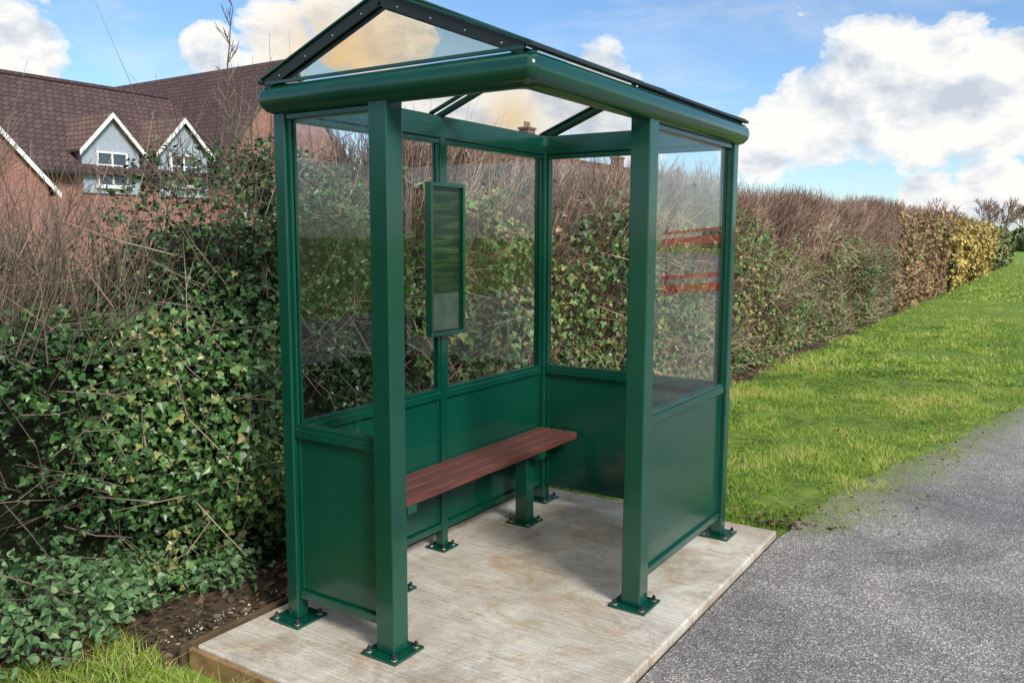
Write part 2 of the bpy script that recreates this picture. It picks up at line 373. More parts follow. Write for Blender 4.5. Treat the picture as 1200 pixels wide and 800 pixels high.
for (x,y,sx,sy) in [(0,0,-1,-1),(Wd,0,1,-1),(Wd,L,1,1),(0,L,-1,1)]:
    for kk in range(nseg+1):
        a0={(-1,-1):math.pi,(1,-1):-math.pi/2,(1,1):0,(-1,1):math.pi/2}[(sx,sy)]
        ring.append((x,y,sx,sy,a0+kk/nseg*math.pi/2))
rr=.03
for (x,y,sx,sy,ang) in ring:
    for (d,z) in prof:
        vs.append((x+(d-rr)*sx+rr*math.cos(ang),y+(d-rr)*sy+rr*math.sin(ang),2.008+z))
m=len(prof);n=len(ring)
for i in range(n):
    j=(i+1)%n
    for q in range(m-1): fs.append((i*m+q,j*m+q,j*m+q+1,i*m+q+1))
    fs.append((i*m+m-1,j*m+m-1,j*m,i*m))
mb.add(vs,fs,M_green); fa=mb.obj('fascia',None,smooth=True); rpar(fa)
es=fa.modifiers.new('es','EDGE_SPLIT'); es.split_angle=R(45)
mb=MB()
for xs,sg in ((-OV,1),(Wd+OV,-1)):
    a=Vector((xs,y0-.03,ZE+.006));b=Vector((xs,y1+.03,ZE+.006));c=Vector((xm-sg*.004,y1+.03,ZR+.004));d=Vector((xm-sg*.004,y0-.03,ZR+.004))
    mb.prism([a,b,c,d],(0,0,.006),M_roofglass)
o=mb.obj('roof_glazing',None); rpar(o)
mb=MB()
for yy,w in ((y0-.020,.040),(FF,.034),(y1+.020,.040)):
    for xs in (-OV,Wd+OV):
        mb.beam((xs,yy,ZE+.018),(xm,yy,ZR+.016),w,.008,M_green)
for xs in (-OV-.002,Wd+OV+.002): mb.beam((xs,y0-.04,ZE+.008),(xs,y1+.04,ZE+.008),.022,.012,M_rubber)
mb.beam((xm,y0-.04,ZR+.022),(xm,y1+.04,ZR+.022),.07,.008,M_green)
o=mb.obj('glazing_bar',None,bevel=.002); rpar(o)
for yy,mt in ((y0-.022,M_gableglass),(y1+.018,M_roofglass)):
    mb=MB(); zb=ZE+.004
    mb.prism([(-.02,yy,zb),(Wd+.02,yy,zb),(xm,yy,ZR-.012)],(0,.005,0),mt); o=mb.obj('gable_pane',None); rpar(o)
    mb=MB(); s=-.006 if yy<0 else .011
    for xs in (-.03,Wd+.03): mb.beam((xs,yy+s,eave(xs)-.010),(xm,yy+s,ZR-.010),.008,.040,M_rubber)
    mb.beam((-.03,yy+s*1.3,ZE+.002),(Wd+.03,yy+s*1.3,ZE+.002),.008,.012,M_green)
    for t in (.14,.38,.62,.86):
        for sg in (0,1):
            x=(-.03+t*(xm+.03)) if sg==0 else (Wd+.03-t*(xm+.03))
            z=eave(x)-.016; mb.beam((x,yy+s*1.75,z),(x,yy+s*2.2,z),.006,.006,M_steel)
    o=mb.obj('gable_frame',None,bevel=.001); rpar(o)
# timetable case
mb=MB(); y_0,y_1,z_0,z_1=.805,1.070,1.08,1.80; xf,xb=.062,.026
for (a,b) in (((xb,y_0,z_0),(xf,y_0+.016,z_1)),((xb,y_1-.016,z_0),(xf,y_1,z_1)),((xb,y_0+.0165,z_0),(xf,y_1-.0165,z_0+.018)),((xb,y_0+.0165,z_1-.018),(xf,y_1-.0165,z_1))): mb.box(a,b,M_green)
def caseback():
    m,nt,o=newmat('case_board_reflection'); g=geo(nt)
    mp=N(nt,'ShaderNodeMapping'); mp.inputs['Scale'].default_value=(3,3,40); nt.links.new(g,mp.inputs[0])
    n1=noise(nt,mp.outputs[0],1.,4,.6,.6)
    c=ramp(nt,n1,[(.35,(.006,.020,.014)),(.52,(.02,.045,.025)),(.66,(.07,.10,.05)),(.75,(.14,.17,.10))])  # streaky green reflections painted into the board colour
    bsdf(nt,o,c,.4,0,.4); return m
mb.box((xb+.002,y_0+.0168,z_0+.0185),(xb+.008,y_1-.0168,z_1-.0185),caseback())
mb.box((xb+.0085,y_0+.022,z_0+.024),(xb+.0095,y_1-.022,z_0+.20),simple('lower_sheet',(.07,.10,.09),(.14,.17,.15),14,.6))  # paler grey-green lower part of the case
tc=mb.obj('timetable_case',sh,bevel=.0005,label="slim green framed timetable case with dark glazing")
mb=MB(); mb.box((xf-.012,y_0+.017,z_0+.019),(xf-.008,y_1-.017,z_1-.019),glassmat('case_glass',(.85,.9,.86),.4))
g=mb.obj('door',None); g.location-=(sh.location+tc.location); g.parent=tc
# ------------------------------------------------ bench
bench=empty('bench',(.14,1.05,0),"dark red slatted bench with green legs bolted inside the shelter","bench")
mb=MB()
for i in range(3):
    x0=.018+i*.086; mb.box((x0,.20,.410),(x0+.074,1.86,.450),M_plank)
mb.obj('seat',bench,bevel=.006)
for yy in (.42,1.50):
    mb=MB(); mb.box((.105,yy-.036,.009),(.177,yy+.036,.372),M_green); mb.box((.03,yy-.03,.3725),(.258,yy+.03,.4095),M_green)
    mb.box((.141-.075,yy-.075,0),(.141+.075,yy+.075,.009),M_green)
    for i in (-1,1):
        for j in (-1,1): mb.cyl((.141+i*.055,yy+j*.055,.0092),.0125,.003,M_steel,12); mb.cyl((.141+i*.055,yy+j*.055,.0123),.009,.016,M_bolt,6)
    mb.obj('leg',bench,bevel=.003)
# ------------------------------------------------ hedges
def profile(p,Hh,r,D):
    a=Hh-r; b=a+r*math.pi/2; c=b+(D-2*r); d=c+r*math.pi/2
    th=(p-a)/r; th2=(p-c)/r
    dd=np.select([p<a,p<b,p<c,p<d],[0*p,r-r*np.cos(th),r+(p-b),D-r+r*np.sin(th2)],D)
    z=np.select([p<a,p<b,p<c,p<d],[p,a+r*np.sin(th),0*p+Hh,a+r*np.cos(th2)],np.maximum(a-(p-d),0))
    nx=np.select([p<a,p<b,p<c,p<d],[1+0*p,np.cos(th),0*p,-np.sin(th2)],-1)
    nz=np.select([p<a,p<b,p<c,p<d],[0*p,np.sin(th),1+0*p,np.cos(th2)],0)
    return dd,z,nx,nz
class Hedge:
    def __init__(s,y0,y1,xf,Hh,r,D,amp,seed,hs=lambda y:1+0*y,nlo=.25,nhi=1.6):
        s.__dict__.update(y0=y0,y1=y1,xf=xf,H=Hh,r=r,D=D,amp=amp,hs=hs); s.n=SN(seed,nlo,nhi); s.rng=np.random.default_rng(seed)
        s.Lf=Hh-r+r*math.pi/2+(D-2*r)*.8; s.Lt=2*(Hh-r)+math.pi*r+D-2*r; s.den=SN(seed+9,.5,3)
    def at(s,y,p,off):
        d,z,nx,nz=profile(p,s.H,s.r,s.D); l=s.amp*s.n(y,p*1.0)+off
        fade=np.clip(z/.3,0.2,1); 
        P=np.stack([s.xf(y)-d+nx*l*fade,y,z*s.hs(y)+nz*l+gz(0,y)+.02],-1); return P,np.stack([nx,0*nx,nz],-1)
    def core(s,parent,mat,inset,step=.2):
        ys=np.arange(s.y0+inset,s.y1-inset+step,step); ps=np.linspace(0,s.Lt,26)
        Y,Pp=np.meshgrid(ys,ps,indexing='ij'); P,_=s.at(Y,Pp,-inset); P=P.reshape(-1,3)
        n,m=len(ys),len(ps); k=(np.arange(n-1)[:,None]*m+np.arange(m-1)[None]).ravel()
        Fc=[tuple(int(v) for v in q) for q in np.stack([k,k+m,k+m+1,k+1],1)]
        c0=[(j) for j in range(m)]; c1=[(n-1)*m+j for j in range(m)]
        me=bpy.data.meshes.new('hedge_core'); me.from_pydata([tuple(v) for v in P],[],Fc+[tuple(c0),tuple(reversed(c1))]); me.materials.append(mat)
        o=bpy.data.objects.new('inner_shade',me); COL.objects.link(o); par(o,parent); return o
    def leaves(s,n,size,depth,pmax=None,pmin=0,bare=.0,spread=.9,tmpl=LEAF,pw=1.,dens=None,tb=0.):
        g=s.rng; y=g.uniform(s.y0,s.y1,n); p=pmin+g.random(n)**pw*((pmax or s.Lf)-pmin)
        q=s.den(y,p)
        keep=g.random(n)<np.clip(1-bare+.5*bare*q,.02,1)
        if dens is not None: keep&=g.random(n)<dens(y,p)
        y,p=y[keep],p[keep]; n=len(y)
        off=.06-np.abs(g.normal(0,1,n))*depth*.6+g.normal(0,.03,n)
        P,Nn=s.at(y,p,off); P+=g.normal(0,.02,(n,3))
        Nl=Nn+np.array([.25,-.15,.35])+g.normal(0,spread,(n,3)); T=np.array([0,0,-.7])+g.normal(0,.8,(n,3))
        S=g.uniform(size*.5,size*1.3,n); V,Fc=leaf_arrays(P,Nl,T,S,tmpl)
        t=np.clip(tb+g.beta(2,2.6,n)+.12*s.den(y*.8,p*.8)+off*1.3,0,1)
        return V,Fc,np.repeat(t,2)
    def twigs(s,n,ln,rad,depth,up=1.,out=.4,pmin=0,pmax=None,spread=.35,tt=(0,1),bias=1.,fz=0,dens=None):
        g=s.rng; y=g.uniform(s.y0,s.y1,n); p=pmin+g.random(n)**bias*((pmax or s.Lf)-pmin)
        if dens is not None: k=g.random(n)<dens(y); y,p=y[k],p[k]; n=len(y)
        P,Nn=s.at(y,p,-np.abs(g.normal(0,depth,n)))
        d=nrm(np.array([0,0,up])+Nn*out+g.normal(0,spread,(n,3))); l=ln*g.uniform(.4,1.4,n)[:,None]
        d2=nrm(d+g.normal(0,.25,(n,3))); P1=P+d*l*.5; P2=P1+d2*l*.5; r=rad*g.uniform(.6,1.3,n)*(1+fz*np.maximum(y-3,0))
        V1,F1=seg_arrays(P,P1,r,r*.75); V2,F2=seg_arrays(P1,P2,r*.75,r*.3)
        m=n//2; d3=nrm(d[:m]+g.normal(0,.6,(m,3))); V3,F3=seg_arrays(P1[:m],P1[:m]+d3*l[:m]*.4,r[:m]*.6,r[:m]*.3)
        V=np.concatenate([V1,V2,V3]);Fc=np.concatenate([F1,F2+len(V1),F3+len(V1)+len(V2)])
        t=np.clip(g.uniform(tt[0],tt[1],n)+.15*s.den(y,p),0,1)
        return V,Fc,np.concatenate([np.repeat(t,3),np.repeat(t,3),np.repeat(t[:m],3)])
def cat(parts):
    V=[];Fc=[];T=[];k=0
    for v,f,t in parts: V.append(v);Fc.append(f+k);T.append(t);k+=len(v)
    return np.concatenate(V),np.concatenate(Fc),np.concatenate(T)
def mk(name,parts,mat,parent): V,Fc,T=cat(parts); return arr_mesh(name,V,Fc,[mat],T,parent=parent)
h1=Hedge(-2.6,1.7,lambda y:-.64+.22*np.minimum(y,0)+.05*np.sin(y*3),1.60,.5,1.6,.17,11,lambda y:.93+.05*smooth((y+.8)/.7)+.19*smooth((y-.15)/.6)+.02*np.sin(y*2.2+.5),.4,2.0)
e=empty('ivy_hedge',(-1.4,-.4,-.05),"dense dark green ivy covered hedge beside the shelter","hedge")
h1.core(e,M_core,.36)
lft=lambda y:np.clip(.45-(y+.1)*1.1,.15,1)
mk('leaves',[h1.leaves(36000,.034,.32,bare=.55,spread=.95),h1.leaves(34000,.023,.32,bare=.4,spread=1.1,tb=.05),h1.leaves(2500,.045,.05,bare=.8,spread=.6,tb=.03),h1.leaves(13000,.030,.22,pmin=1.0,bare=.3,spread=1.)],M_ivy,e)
mk('twigs',[h1.twigs(1700,.5,.0026,.1,1,.3,pmin=1.1,tt=(.1,1.1),dens=lft),h1.twigs(900,.45,.0028,.02,.2,.6,spread=.9,tt=(.3,1.1)),h1.twigs(2600,.62,.0024,.1,1.2,.15,pmin=1.4,tt=(.1,1.1),dens=lft)],M_twigdark,e)
h2=Hedge(1.5,17.5,lambda y:-.62+.05*np.sin(y*1.7)+.004*y,1.93,.35,1.3,.07,21,lambda y:1.0+.010*np.sin(y*1.3))
e=empty('hawthorn_hedge',(-1.2,9,-.03),"tall reddish brown bare hawthorn hedge with ivy along a verge","hedge")
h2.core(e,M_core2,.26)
mk('twigs',[h2.twigs(30000,.32,.0030,.12,1.,.25,spread=.26,bias=.75,fz=.07),h2.twigs(7000,.28,.003,.12,1.3,.15,spread=.25,pmin=1.5,tt=(.3,1.2),fz=.05),h2.twigs(4500,.4,.003,.06,.3,.6,spread=.8,tt=(.1,1.1),fz=.06)],M_twig,e)
low=lambda y,p:np.clip(1.75-p/1.05+.5*h2.den(y*.6,p),.04,1)
mk('leaves',[h2.leaves(72000,.048,.08,bare=.3,dens=low,spread=.8),h2.leaves(9000,.032,.10,bare=.5,tmpl=OVAL,tb=.3)],M_hawleaf,e)
h2b=Hedge(1.5,7.5,h2.xf,1.93,.35,1.3,.07,21,h2.hs)
mk('ivy_leaves',[h2b.leaves(18000,.05,.10,bare=.5,dens=lambda y,p:np.clip(1.3-p/1.9,.06,1)*np.clip(1.7-(y-1.5)/4,.2,1))],M_ivy,e)
h3=Hedge(17.2,27,lambda y:-.45+0*y,2.1,.4,1.5,.08,31)
e=empty('beech_hedge',(-1.2,22,-.03),"clipped brown beech hedge keeping its dry leaves","hedge")
h3.core(e,M_core2,.15,.3); mk('leaves',[h3.leaves(20000,.09,.12,bare=.2,tmpl=OVAL)],M_beech,e)
mk('twigs',[h3.twigs(5000,.3,.007,.1,1,.3)],M_twig,e)
h4=Hedge(25.5,44,lambda y:-.45+.10*np.sin(y),2.12,.7,1.8,.16,41)
e=empty('shrub',(-1.2,34,-.03),"golden yellow autumn shrub growing in the hedge line","shrub")
h4.core(e,M_core2,.15,.4); mk('leaves',[h4.leaves(22000,.13,.18,bare=.25,tmpl=OVAL,tb=.05)],M_yellow,e)
mk('twigs',[h4.twigs(1500,.35,.010,.1,1,.3)],M_twig,e)
h5=Hedge(44,60,lambda y:-.6+.1*np.sin(y*.7),2.0,.7,2.2,.12,51)
e=empty('shrub',(-1.2,52,-.03),"olive green shrubs closing the end of the hedge line","shrub")
h5.core(e,M_core2,.15,.5); mk('leaves',[h5.leaves(14000,.2,.15,bare=.2,tmpl=OVAL)],M_dgreen,e)
# ------------------------------------------------ bramble patch
def bramble(cx,cy,r,h,n,seed,label):
    g=np.random.default_rng(seed); e=empty('bramble',(cx,cy,-.07),label,"bramble")
    a=g.uniform(0,6.28,n); q=np.sqrt(g.random(n))*r; base=np.stack([cx+q*np.cos(a)*.3,cy+q*np.sin(a)*.3,np.full(n,-.07)],1)
    top=np.stack([cx+q*np.cos(a),cy+q*np.sin(a),-.05+h*g.uniform(.3,1,n)*(1-.5*(q/r)**2)],1)
    mid=(base+top)/2+np.array([0,0,.06]); V1,F1=seg_arrays(base,mid,.003,.0025);V2,F2=seg_arrays(mid,top,.0025,.0015)
    st=[(V1,F1,g.uniform(.1,.6,len(F1))),(V2,F2,g.uniform(.1,.6,len(F2)))]
    mk('stems',st,M_twigdark,e)
    k=10; P=np.repeat(top,k,0); tfac=g.random((n*k,1)); P=P*(1-tfac*.5)+np.repeat(mid,k,0)*tfac*.5+g.normal(0,.035,(n*k,3))
    Nl=np.array([.3,-.3,.8])+g.normal(0,.6,(n*k,3)); T=g.normal(0,1,(n*k,3))+np.array([0,0,-.5])
    V,Fc=leaf_arrays(P,Nl,T,g.uniform(.016,.044,n*k),TOOTH); mk('leaves',[(V,Fc,np.repeat(g.beta(2,2,n*k),2))],M_bramble,e)
bramble(-.70,-.66,.33,.38,150,3,"low green bramble clump at the foot of the ivy")
bramble(-.80,-.25,.22,.24,70,4,"small bramble clump on bare soil by the ivy")
bramble(-.98,-1.0,.36,.48,120,5,"low green bramble clump at the foot of the ivy")
bramble(-.62,.1,.14,.14,28,6,"small bramble clump on bare soil by the ivy")
# ------------------------------------------------ grass, litter, stones
gnn=SN(77,.4,3)
def blades(n,fx,hh,w,seed):
    g=np.random.default_rng(seed); x,y=fx(g,n); n=len(x); z=gz(x,y)-.005
    P=np.stack([x,y,z],1); pn=gnn(x,y); h=hh*g.uniform(.4,1.4,n)*(1+.25*pn); an=g.uniform(0,6.28,n); lean=g.normal(0,.6,(n,2))
    s=np.stack([np.cos(an),np.sin(an),0*an],1)*w*.5; 
    m_=P+np.stack([lean[:,0]*h*.35,lean[:,1]*h*.35,h*.6],1); t_=P+np.stack([lean[:,0]*h,lean[:,1]*h,h],1)
    V=np.stack([P-s,P+s,m_+s*.8,m_-s*.8,t_+s*.15,t_-s*.15],1).reshape(-1,3)
    Fc=((np.arange(n)*6)[:,None,None]+np.array([(0,1,2,3),(3,2,4,5)])[None]).reshape(-1,4)
    t=np.clip(.03+g.beta(2.2,2.2,n)+.17*pn+.12*gnn(x*3,y*3),0,1)
    return V,Fc,np.repeat(t,2)
def verge(y0,y1,pw=1.):
    def f(g,n):
        y=y0+(y1-y0)*g.random(n)**pw; xe=pe(y); x=-.50+(xe+.3+.50)*g.random(n)
        k=(gnn(x*2,y*2)>-1.4)&~((x<1.34)&(y<2.14))&((g.random(n)<.25)|(x>-.42+.1*gnn(x*3,y*3)))
        k&=(g.random(n)<np.clip((xe-x+.14+.14*gnn(x*4,y*4))/.2,0.02,1)); return x[k],y[k]
    return f
def patchl(g,n):
    x=g.uniform(-1.1,.5,n); y=g.uniform(-1.6,-.44,n); k=(x>-.68+.1*gnn(x*3,y*3))&((y<-.50)|(x<-.26)); return x[k],y[k]
parts=[blades(88000,verge(2.14,8,1.5),.034,.0045,1),blades(50000,verge(8,22,1.4),.04,.010,2),blades(24000,verge(22,70,1.3),.05,.035,3),blades(20000,patchl,.06,.004,4)]
gr=mk('grass',parts,M_grass,None); gr["kind"]="stuff"
g=rng
def litter(n,f,s0,s1,zo=.022):
    x,y=f(n); P=np.stack([x,y,gz(x,y)+zo],1); Nl=np.array([0,0,1.])+g.normal(0,.45,(n,3)); T=g.normal(0,1,(n,3))
    V,Fc=leaf_arrays(P,Nl,T,g.uniform(s0,s1,n),OVAL); return V,Fc,np.repeat(g.beta(1.3,2,n),2)
def onpath(n):
    y=2.3+6*g.random(n)**1.4; return pe(y)-.05+np.abs(g.normal(0,.22,n)),y
lt=[litter(4200,lambda n:(g.uniform(-.95,-.24,n),g.uniform(-1.3,2.2,n)),.015,.045),litter(1500,lambda n:(-.3-.35*g.random(n),2.2+12*g.random(n)**1.5),.025,.05),
    litter(60,lambda n:(1.28+.12*g.normal(size=n),2.28+.10*np.abs(g.normal(size=n))),.02,.045),litter(260,onpath,.010,.026,.03),
    litter(220,lambda n:(g.uniform(-.3,2.0,n),2.3+6*g.random(n)),.02,.04,.05)]
o=mk('leaf_litter',lt,M_litter,None); o["kind"]="stuff"
mb=MB()
for i in range(110):
    x=random.uniform(-.42,-.24); y=random.uniform(-.35,.3); s=random.uniform(.002,.007)
    z=float(gz(x,y))+.02
    mb.cyl((x,y,z),s,s*.9,M_stone,6,r2=s*.5)
o=mb.obj('stones'); o["kind"]="stuff"
# ------------------------------------------------ trees
def tree_parts(e,S,mat):
    for nm,s in (('trunk',S[0]),('crown',S[1])):
        P0=np.array([a[0][:] for a in s]);P1=np.array([a[1][:] for a in s]);A0=np.array([a[2] for a in s]);A1=np.array([a[3] for a in s])
        V,Fc=seg_arrays(P0,P1,A0,A1); arr_mesh(nm,V,Fc,[mat],np.full(len(Fc),.6),parent=e)
def tree(x,y,h,seed,label,spread=.5,lvl=5,r0=None,zb=-.07,crownmat=M_twigdark,minr=.004,group=None):
    g=random.Random(seed); e=empty('tree',(x,y,zb),label,"tree",group)
    S=[[],[]]; r0=r0 or h*.018
    def br(p,d,l,r,k):
        n=3; 
        for i in range(n):
            q=p+d*(l/n); r2=r*(.9 if k>0 else .8); S[0 if k>=lvl-1 else 1].append((p,q,r,max(r2,minr)))
            p=q; r=r2; d=(d+Vector((g.gauss(0,.1),g.gauss(0,.1),g.gauss(.03,.05)))).normalized()
            if k>0 and i>0:
                for _ in range(1 if k>3 else 2):
                    a=g.uniform(0,6.28); dd=(d+Vector((math.cos(a),math.sin(a),g.uniform(-.1,.5)))*spread*1.3).normalized()
                    br(p,dd,l*g.uniform(.5,.75),r*.6,k-1)
        if k>0: br(p,(d+Vector((g.gauss(0,.2),g.gauss(0,.2),.1))).normalized(),l*.7,r*.8,k-1)
    br(Vector((x,y,zb)),Vector((0,0,1)),h*.38,r0,lvl)
    tree_parts(e,S,crownmat); return e
def sapling(x,y,h,seed,label):
    g=random.Random(seed); e=empty('tree',(x,y,-.07),label,"tree"); S=[[],[]]
    p=Vector((x,y,-.07)); n=18
    for i in range(n):
        q=p+Vector((g.gauss(0,.03),g.gauss(0,.03),h/n)); r=.036*(1-i/n)+.008; r2=.036*(1-(i+1)/n)+.008
        S[0].append((p,q,r,r2)); p=q
        if i>4:
            for _ in range(3):
                a=g.uniform(0,6.28); l=g.uniform(.3,.75)*(1.2-i/n*.6); d=Vector((math.cos(a)*.7,math.sin(a)*.7,1)).normalized()
                m1=p+d*l*.5; S[1].append((p,m1,r2*.5,.008)); d2=(d+Vector((g.gauss(0,.2),g.gauss(0,.2),.3))).normalized(); S[1].append((m1,m1+d2*l*.5,.008,.005))
                for _ in range(2):
                    d3=(d+Vector((g.gauss(0,.5),g.gauss(0,.5),.2))).normalized(); S[1].append((m1,m1+d3*l*.35,.006,.004))
    tree_parts(e,S,M_twigdark)
def wpos(px,Z):
    X=(px-600)/F*Z; return (CX+X*math.cos(YAW)-Z*math.sin(YAW),CY+X*math.sin(YAW)+Z*math.cos(YAW))
x,y=wpos(284,14); sapling(x,y,5.2,5,"slender bare sapling behind the hedge in front of houses")
x,y=wpos(2,7.2); tree(x,y,2.6,8,"bare brown hawthorn bush rising from the hedge",.4,3,.02,minr=.003)
x,y=wpos(-50,6.8); tree(x,y,2.9,9,"bare brown hawthorn bush rising from the hedge",.5,4,.02,minr=.003)
for i,(px,Z,h,s) in enumerate([(1095,150,8.5,11),(1118,140,7.5,12),(1150,130,8,13),(1172,125,7.5,14),(1193,150,8,15),(1215,130,6,16),(1062,170,8,17)]):
    x,y=wpos(px,Z); tree(x,y,h,s,"leafless broad tree on the far field edge",.6,4,.2,minr=.05,crownmat=M_twig,group="bare trees on the far field edge")
h6=Hedge(0,70,lambda y:0*y,2.2,1.0,3.0,.3,61)
e=empty('hedge',(35,100,-.03),"dark distant field hedge at the far end of the verge","hedge")
V,Fc,T=cat([h6.leaves(20000,.45,.3,tmpl=OVAL)]); V2=V.copy(); V2[:,0]=V[:,1]-25; V2[:,1]=118-V[:,0]
arr_mesh('leaves',V2,Fc,[M_dgreen],T,parent=e)
# ------------------------------------------------ houses
def window(x,y,z,w,h):
    mb=MB(); t=.06
    mb.box((x-.03,y-w/2,z),(x+.05,y-w/2+t,z+h),M_white);mb.box((x-.03,y+w/2-t,z),(x+.05,y+w/2,z+h),M_white)
    mb.box((x-.03,y-w/2+t,z),(x+.05,y+w/2-t,z+t),M_white);mb.box((x-.03,y-w/2+t,z+h-t),(x+.05,y+w/2-t,z+h),M_white)
    mb.box((x-.02,y-.03,z+t),(x+.045,y+.03,z+h-t),M_white); mb.box((x-.02,y-w/2+t,z+h*.6),(x+.043,y-.031,z+h*.6+.04),M_white);mb.box((x-.02,y+.031,z+h*.6),(x+.043,y+w/2-t,z+h*.6+.04),M_white)
    mb.box((x-.01,y-w/2+t,z+t),(x+.01,y+w/2-t,z+h-t),M_wglass)
    mb.box((x-.02,y-w/2-.06,z-.07),(x+.1,y+w/2+.06,z-.002),M_white)
    return mb
def child(mb,name,chain,bevel=0):
    o=mb.obj(name,None,bevel); par(o,chain[-1]); return o
def ridge_y_house(x0,x1,y0,y1,ze,zr,label,tile,chims=(),dorm=(),wins=()):
    e=empty('house',((x0+x1)/2,(y0+y1)/2,-.07),label,"house"); xm=(x0+x1)/2
    mb=MB(); mb.prism([(x0,y0,-.1),(x1,y0,-.1),(x1,y0,ze),(xm,y0,zr-.1),(x0,y0,ze)],(0,y1-y0,0),M_brick); child(mb,'wall',[e])
    mb=MB(); o_=.35
    for xs in (x0-o_,x1+o_):
        zl=ze-(zr-ze)*o_/((x1-x0)/2); a=[(xs,y0-.2,zl),(xm,y0-.2,zr),(xm,y0-.2,zr+.14),(xs,y0-.2,zl+.14)]; mb.prism(a,(0,y1-y0+.4,0),tile)
    mb.beam((xm,y0-.2,zr+.16),(xm,y1+.2,zr+.16),.25,.14,tile)
    rf=child(mb,'roof',[e])
    for (cy,ct) in chims:
        mb=MB(); mb.box((xm-.35,cy-.45,zr-.6),(xm+.35,cy+.45,ct-.35),M_chim); mb.box((xm-.42,cy-.52,ct-.35),(xm+.42,cy+.52,ct-.22),M_chim)
        for k in (-.2,.2): mb.cyl((xm,cy+k,ct-.22),.12,.38,M_pot,10,r2=.1)
        child(mb,'chimney',[e,rf])
    for (dy,dz,dw,drop) in dorm:
        xf=x1+.08; mb=MB(); zb=ze-.9; zf=dz-drop
        mb.prism([(xf,dy-dw/2+.08,zb),(xf,dy+dw/2-.08,zb),(xf,dy+dw/2-.08,zf),(xf,dy,dz-.1),(xf,dy-dw/2+.08,zf)],(-3.2,0,0),M_render)
        d=child(mb,'dormer',[e])
        mb=MB(); 
        for s in (-1,1):
            yo=dy+s*(dw/2+.12); zo=zf-.12*drop/(dw/2)
            mb.prism([(xf+.22,yo,zo),(xf+.22,dy,dz),(xf+.22,dy,dz+.1),(xf+.22,yo,zo+.1)],(-3.2,0,0),M_tile2)
        child(mb,'dormer_roof',[e,d])
        mb=MB()
        for s in (-1,1):
            yo=dy+s*(dw/2+.12); zo=zf-.12*drop/(dw/2)
            mb.prism([(xf+.225,yo,zo-.13),(xf+.225,dy,dz-.13),(xf+.225,dy,dz+.05),(xf+.225,yo,zo+.05)],(.03,0,0),M_white)
        child(mb,'barge_board',[e,d])
        child(window(xf+.02,dy,zf-1.25,dw*.5,1.2),'window',[e,d])
    for (wy,wz,ww,wh) in wins: child(window(x1,wy,wz,ww,wh),'window',[e])
    zg=ze-(zr-ze)*o_/((x1-x0)/2)
    segs=[y0-.1]+[v for (dy,dz,dw,drop) in sorted(dorm) for v in (dy-dw/2-.15,dy+dw/2+.15)]+[y1+.1]
    for a,b in zip(segs[::2],segs[1::2]):
        mb=MB(); mb.beam((x1+o_+.06,a,zg-.02),(x1+o_+.06,b,zg-.02),.12,.1,M_rubber); child(mb,'gutter',[e])
    return e
ridge_y_house(-35,-26,-2,20.5,3.9,7.3,"brick house with brown tiled roof and gabled dormers",M_tile,
   dorm=((15.2,5.75,2.3,1.25),(18.1,5.9,2.3,1.25)))
def gable_x_house(gx0,gx1,yc,hw,ze,zr,label,barge):
    e=empty('house',((gx0+gx1)/2,yc,-.07),label,"house")
    mb=MB(); mb.prism([(gx1,yc-hw,-.1),(gx1,yc+hw,-.1),(gx1,yc+hw,ze),(gx1,yc,zr-.1),(gx1,yc-hw,ze)],(gx0-gx1,0,0),M_brick); child(mb,'wall',[e])
    mb=MB()
    for s in (-1,1):
        yo=yc+s*(hw+.3); zo=ze-.3*(zr-ze)/hw; mb.prism([(gx1+.15,yo,zo),(gx1+.15,yc,zr),(gx1+.15,yc,zr+.14),(gx1+.15,yo,zo+.14)],(gx0-gx1-.3,0,0),M_tile)
    child(mb,'roof',[e])
    mb=MB()
    for s in (-1,1):
        yo=yc+s*(hw+.3); zo=ze-.3*(zr-ze)/hw; mb.prism([(gx1+.155,yo,zo-.1),(gx1+.155,yc,zr-.1),(gx1+.155,yc,zr+.1),(gx1+.155,yo,zo+.1)],(.03,0,0),barge)
    child(mb,'barge_board',[e])
gable_x_house(-39,-25.6,23.2,3.6,4.6,8.85,"tall red brick gabled house with steep brown tiled roof",M_tile2)
gable_x_house(-33,-24.2,9.7,2.3,3.1,5.6,"small red brick gabled wing with pale barge boards",M_white)
ridge_y_house(-31,-25,32.5,64,4.5,6.95,"long brick house row with grey brown roof and chimneys",M_tile2,chims=((45.9,8.95),(59.4,8.1)),wins=((36,2.6,1.4,1.2),(40,2.6,1.4,1.2),(45,2.6,1.4,1.2)))
# ------------------------------------------------ added off-frame rails, there only to put red reflections in the glazing
bar=empty('reflection_prop',(4.7,11.0,0),"red rails added out of frame to be mirrored in the glazing","barrier")
for z0,hh in ((.72,.15),(.92,.07),(1.50,.13),(1.66,.05)):
    mb=MB(); mb.beam((4.0,11.0,z0+.07),(5.36,11.0,z0-.05),.03,hh,M_red); child(mb,'rail',[bar],.004)
for xx in (4.02,5.28):
    mb=MB(); mb.box((xx,11.02,-.01),(xx+.03,11.05,1.74),M_rubber); child(mb,'post',[bar],.005)
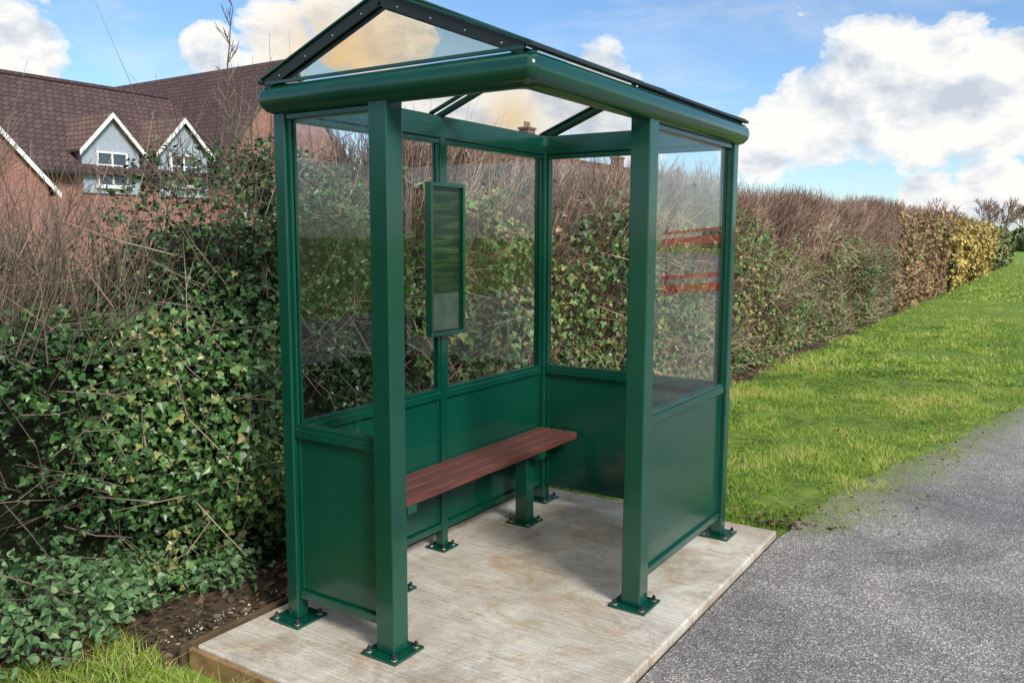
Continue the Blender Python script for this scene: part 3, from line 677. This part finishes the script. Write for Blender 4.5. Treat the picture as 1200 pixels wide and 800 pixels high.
# ------------------------------------------------ world
SUN_AZ=R(112) # from +Y towards +X
SUN_EL=R(36)
w=bpy.data.worlds.new("World"); scene.world=w; w.use_nodes=True; nt=w.node_tree; nt.nodes.clear()
out=N(nt,'ShaderNodeOutputWorld'); bg=N(nt,'ShaderNodeBackground'); bg.inputs[1].default_value=.15
sky=N(nt,'ShaderNodeTexSky',sky_type='NISHITA'); sky.sun_disc=False; sky.sun_elevation=SUN_EL; sky.sun_rotation=SUN_AZ; sky.dust_density=.4; sky.ozone_density=2.5; sky.air_density=1.
tc_=N(nt,'ShaderNodeTexCoord').outputs['Generated']
def dblob(acc,c,rad):
    d=N(nt,'ShaderNodeVectorMath',operation='DISTANCE'); nt.links.new(tc_,d.inputs[0]); d.inputs[1].default_value=c
    v=math_(nt,'SUBTRACT',1.,math_(nt,'MULTIPLY',d.outputs['Value'],1/rad))
    return v if acc is None else math_(nt,'MAXIMUM',acc,v)
def blobf(bl,lo=-.6):
    acc=None
    for (bx,by,br) in bl: acc=dblob(acc,raydir(bx,by),br/F)
    return math_(nt,'MAXIMUM',acc,lo)
acc=blobf([(955,138,66),(1030,108,80),(1110,108,80),(1185,106,70),(895,165,44),(1080,155,45),(1165,222,38),(1085,230,30),
 (330,45,48),(400,20,60),(455,60,55),(10,60,55),(610,140,70),(695,125,60),(515,135,55),(740,175,40),(250,60,30)])
acc=dblob(acc,(0,0,1),.7)  # fill cloud added overhead to lift the ambient light
acc=dblob(acc,Vector((math.sin(R(140)),math.cos(R(140)),.35)).normalized(),.85)  # another added fill cloud, out of view behind the camera
mp=N(nt,'ShaderNodeMapping'); mp.inputs['Scale'].default_value=(1,1,1.7); nt.links.new(tc_,mp.inputs[0])
fb=noise(nt,mp.outputs[0],10,7,.6,.15); fb2=noise(nt,mp.outputs[0],2.2,4,.55)
gen=math_(nt,'SUBTRACT',math_(nt,'MULTIPLY',fb2,2.6),1.6)
acc=math_(nt,'MAXIMUM',acc,math_(nt,'MINIMUM',gen,-.06))
den=math_(nt,'ADD',math_(nt,'MULTIPLY',acc,1.1),math_(nt,'MULTIPLY',math_(nt,'SUBTRACT',fb,.5),1.9))
mask=ramp(nt,den,[(.02,0.),(.14,.7),(.30,1.)],'EASE')
mp3=N(nt,'ShaderNodeMapping'); mp3.inputs['Scale'].default_value=(1.,2.2,5.5); mp3.inputs['Rotation'].default_value=(.2,.1,.5); nt.links.new(tc_,mp3.inputs[0])
wisp=ramp(nt,noise(nt,mp3.outputs[0],2.6,7,.62,.4),[(.48,0.),(.74,.4)])
mask=math_(nt,'MAXIMUM',mask,wisp)
mp2=N(nt,'ShaderNodeMapping'); mp2.inputs['Scale'].default_value=(1,1,1.7); mp2.inputs['Location'].default_value=(.012,.0,.045); nt.links.new(tc_,mp2.inputs[0])
fb3=noise(nt,mp2.outputs[0],10,5,.58,.15)
shade=math_(nt,'ADD',math_(nt,'MULTIPLY',math_(nt,'SUBTRACT',fb,fb3),2.8),.54)
shade=math_(nt,'SUBTRACT',shade,math_(nt,'MULTIPLY',math_(nt,'MINIMUM',math_(nt,'MAXIMUM',den,0.),1.),.08))
cc=ramp(nt,shade,[(.05,(4.0,4.4,5.0)),(.35,(5.4,5.6,5.9)),(.65,(6.8,6.7,6.5))])
warm=math_(nt,'MULTIPLY',blobf([(385,75,90),(600,140,40)],0.),1.0)
cc=mixc(nt,warm,cc,(6.4,5.0,3.1))
skc=mixc(nt,1.,sky.outputs[0],(.86,.99,1.13),'MULTIPLY')
col=mixc(nt,mask,skc,cc); nt.links.new(col,bg.inputs[0]); nt.links.new(bg.outputs[0],out.inputs[0])
# sun
s=bpy.data.lights.new('sun','SUN'); s.energy=4.8; s.angle=R(16); s.color=(1,.95,.87)
so=bpy.data.objects.new('sun',s); COL.objects.link(so)
sd=Vector((math.sin(SUN_AZ)*math.cos(SUN_EL),math.cos(SUN_AZ)*math.cos(SUN_EL),math.sin(SUN_EL)))
so.rotation_euler=(-sd).to_track_quat('-Z','Y').to_euler(); so.location=sd*30
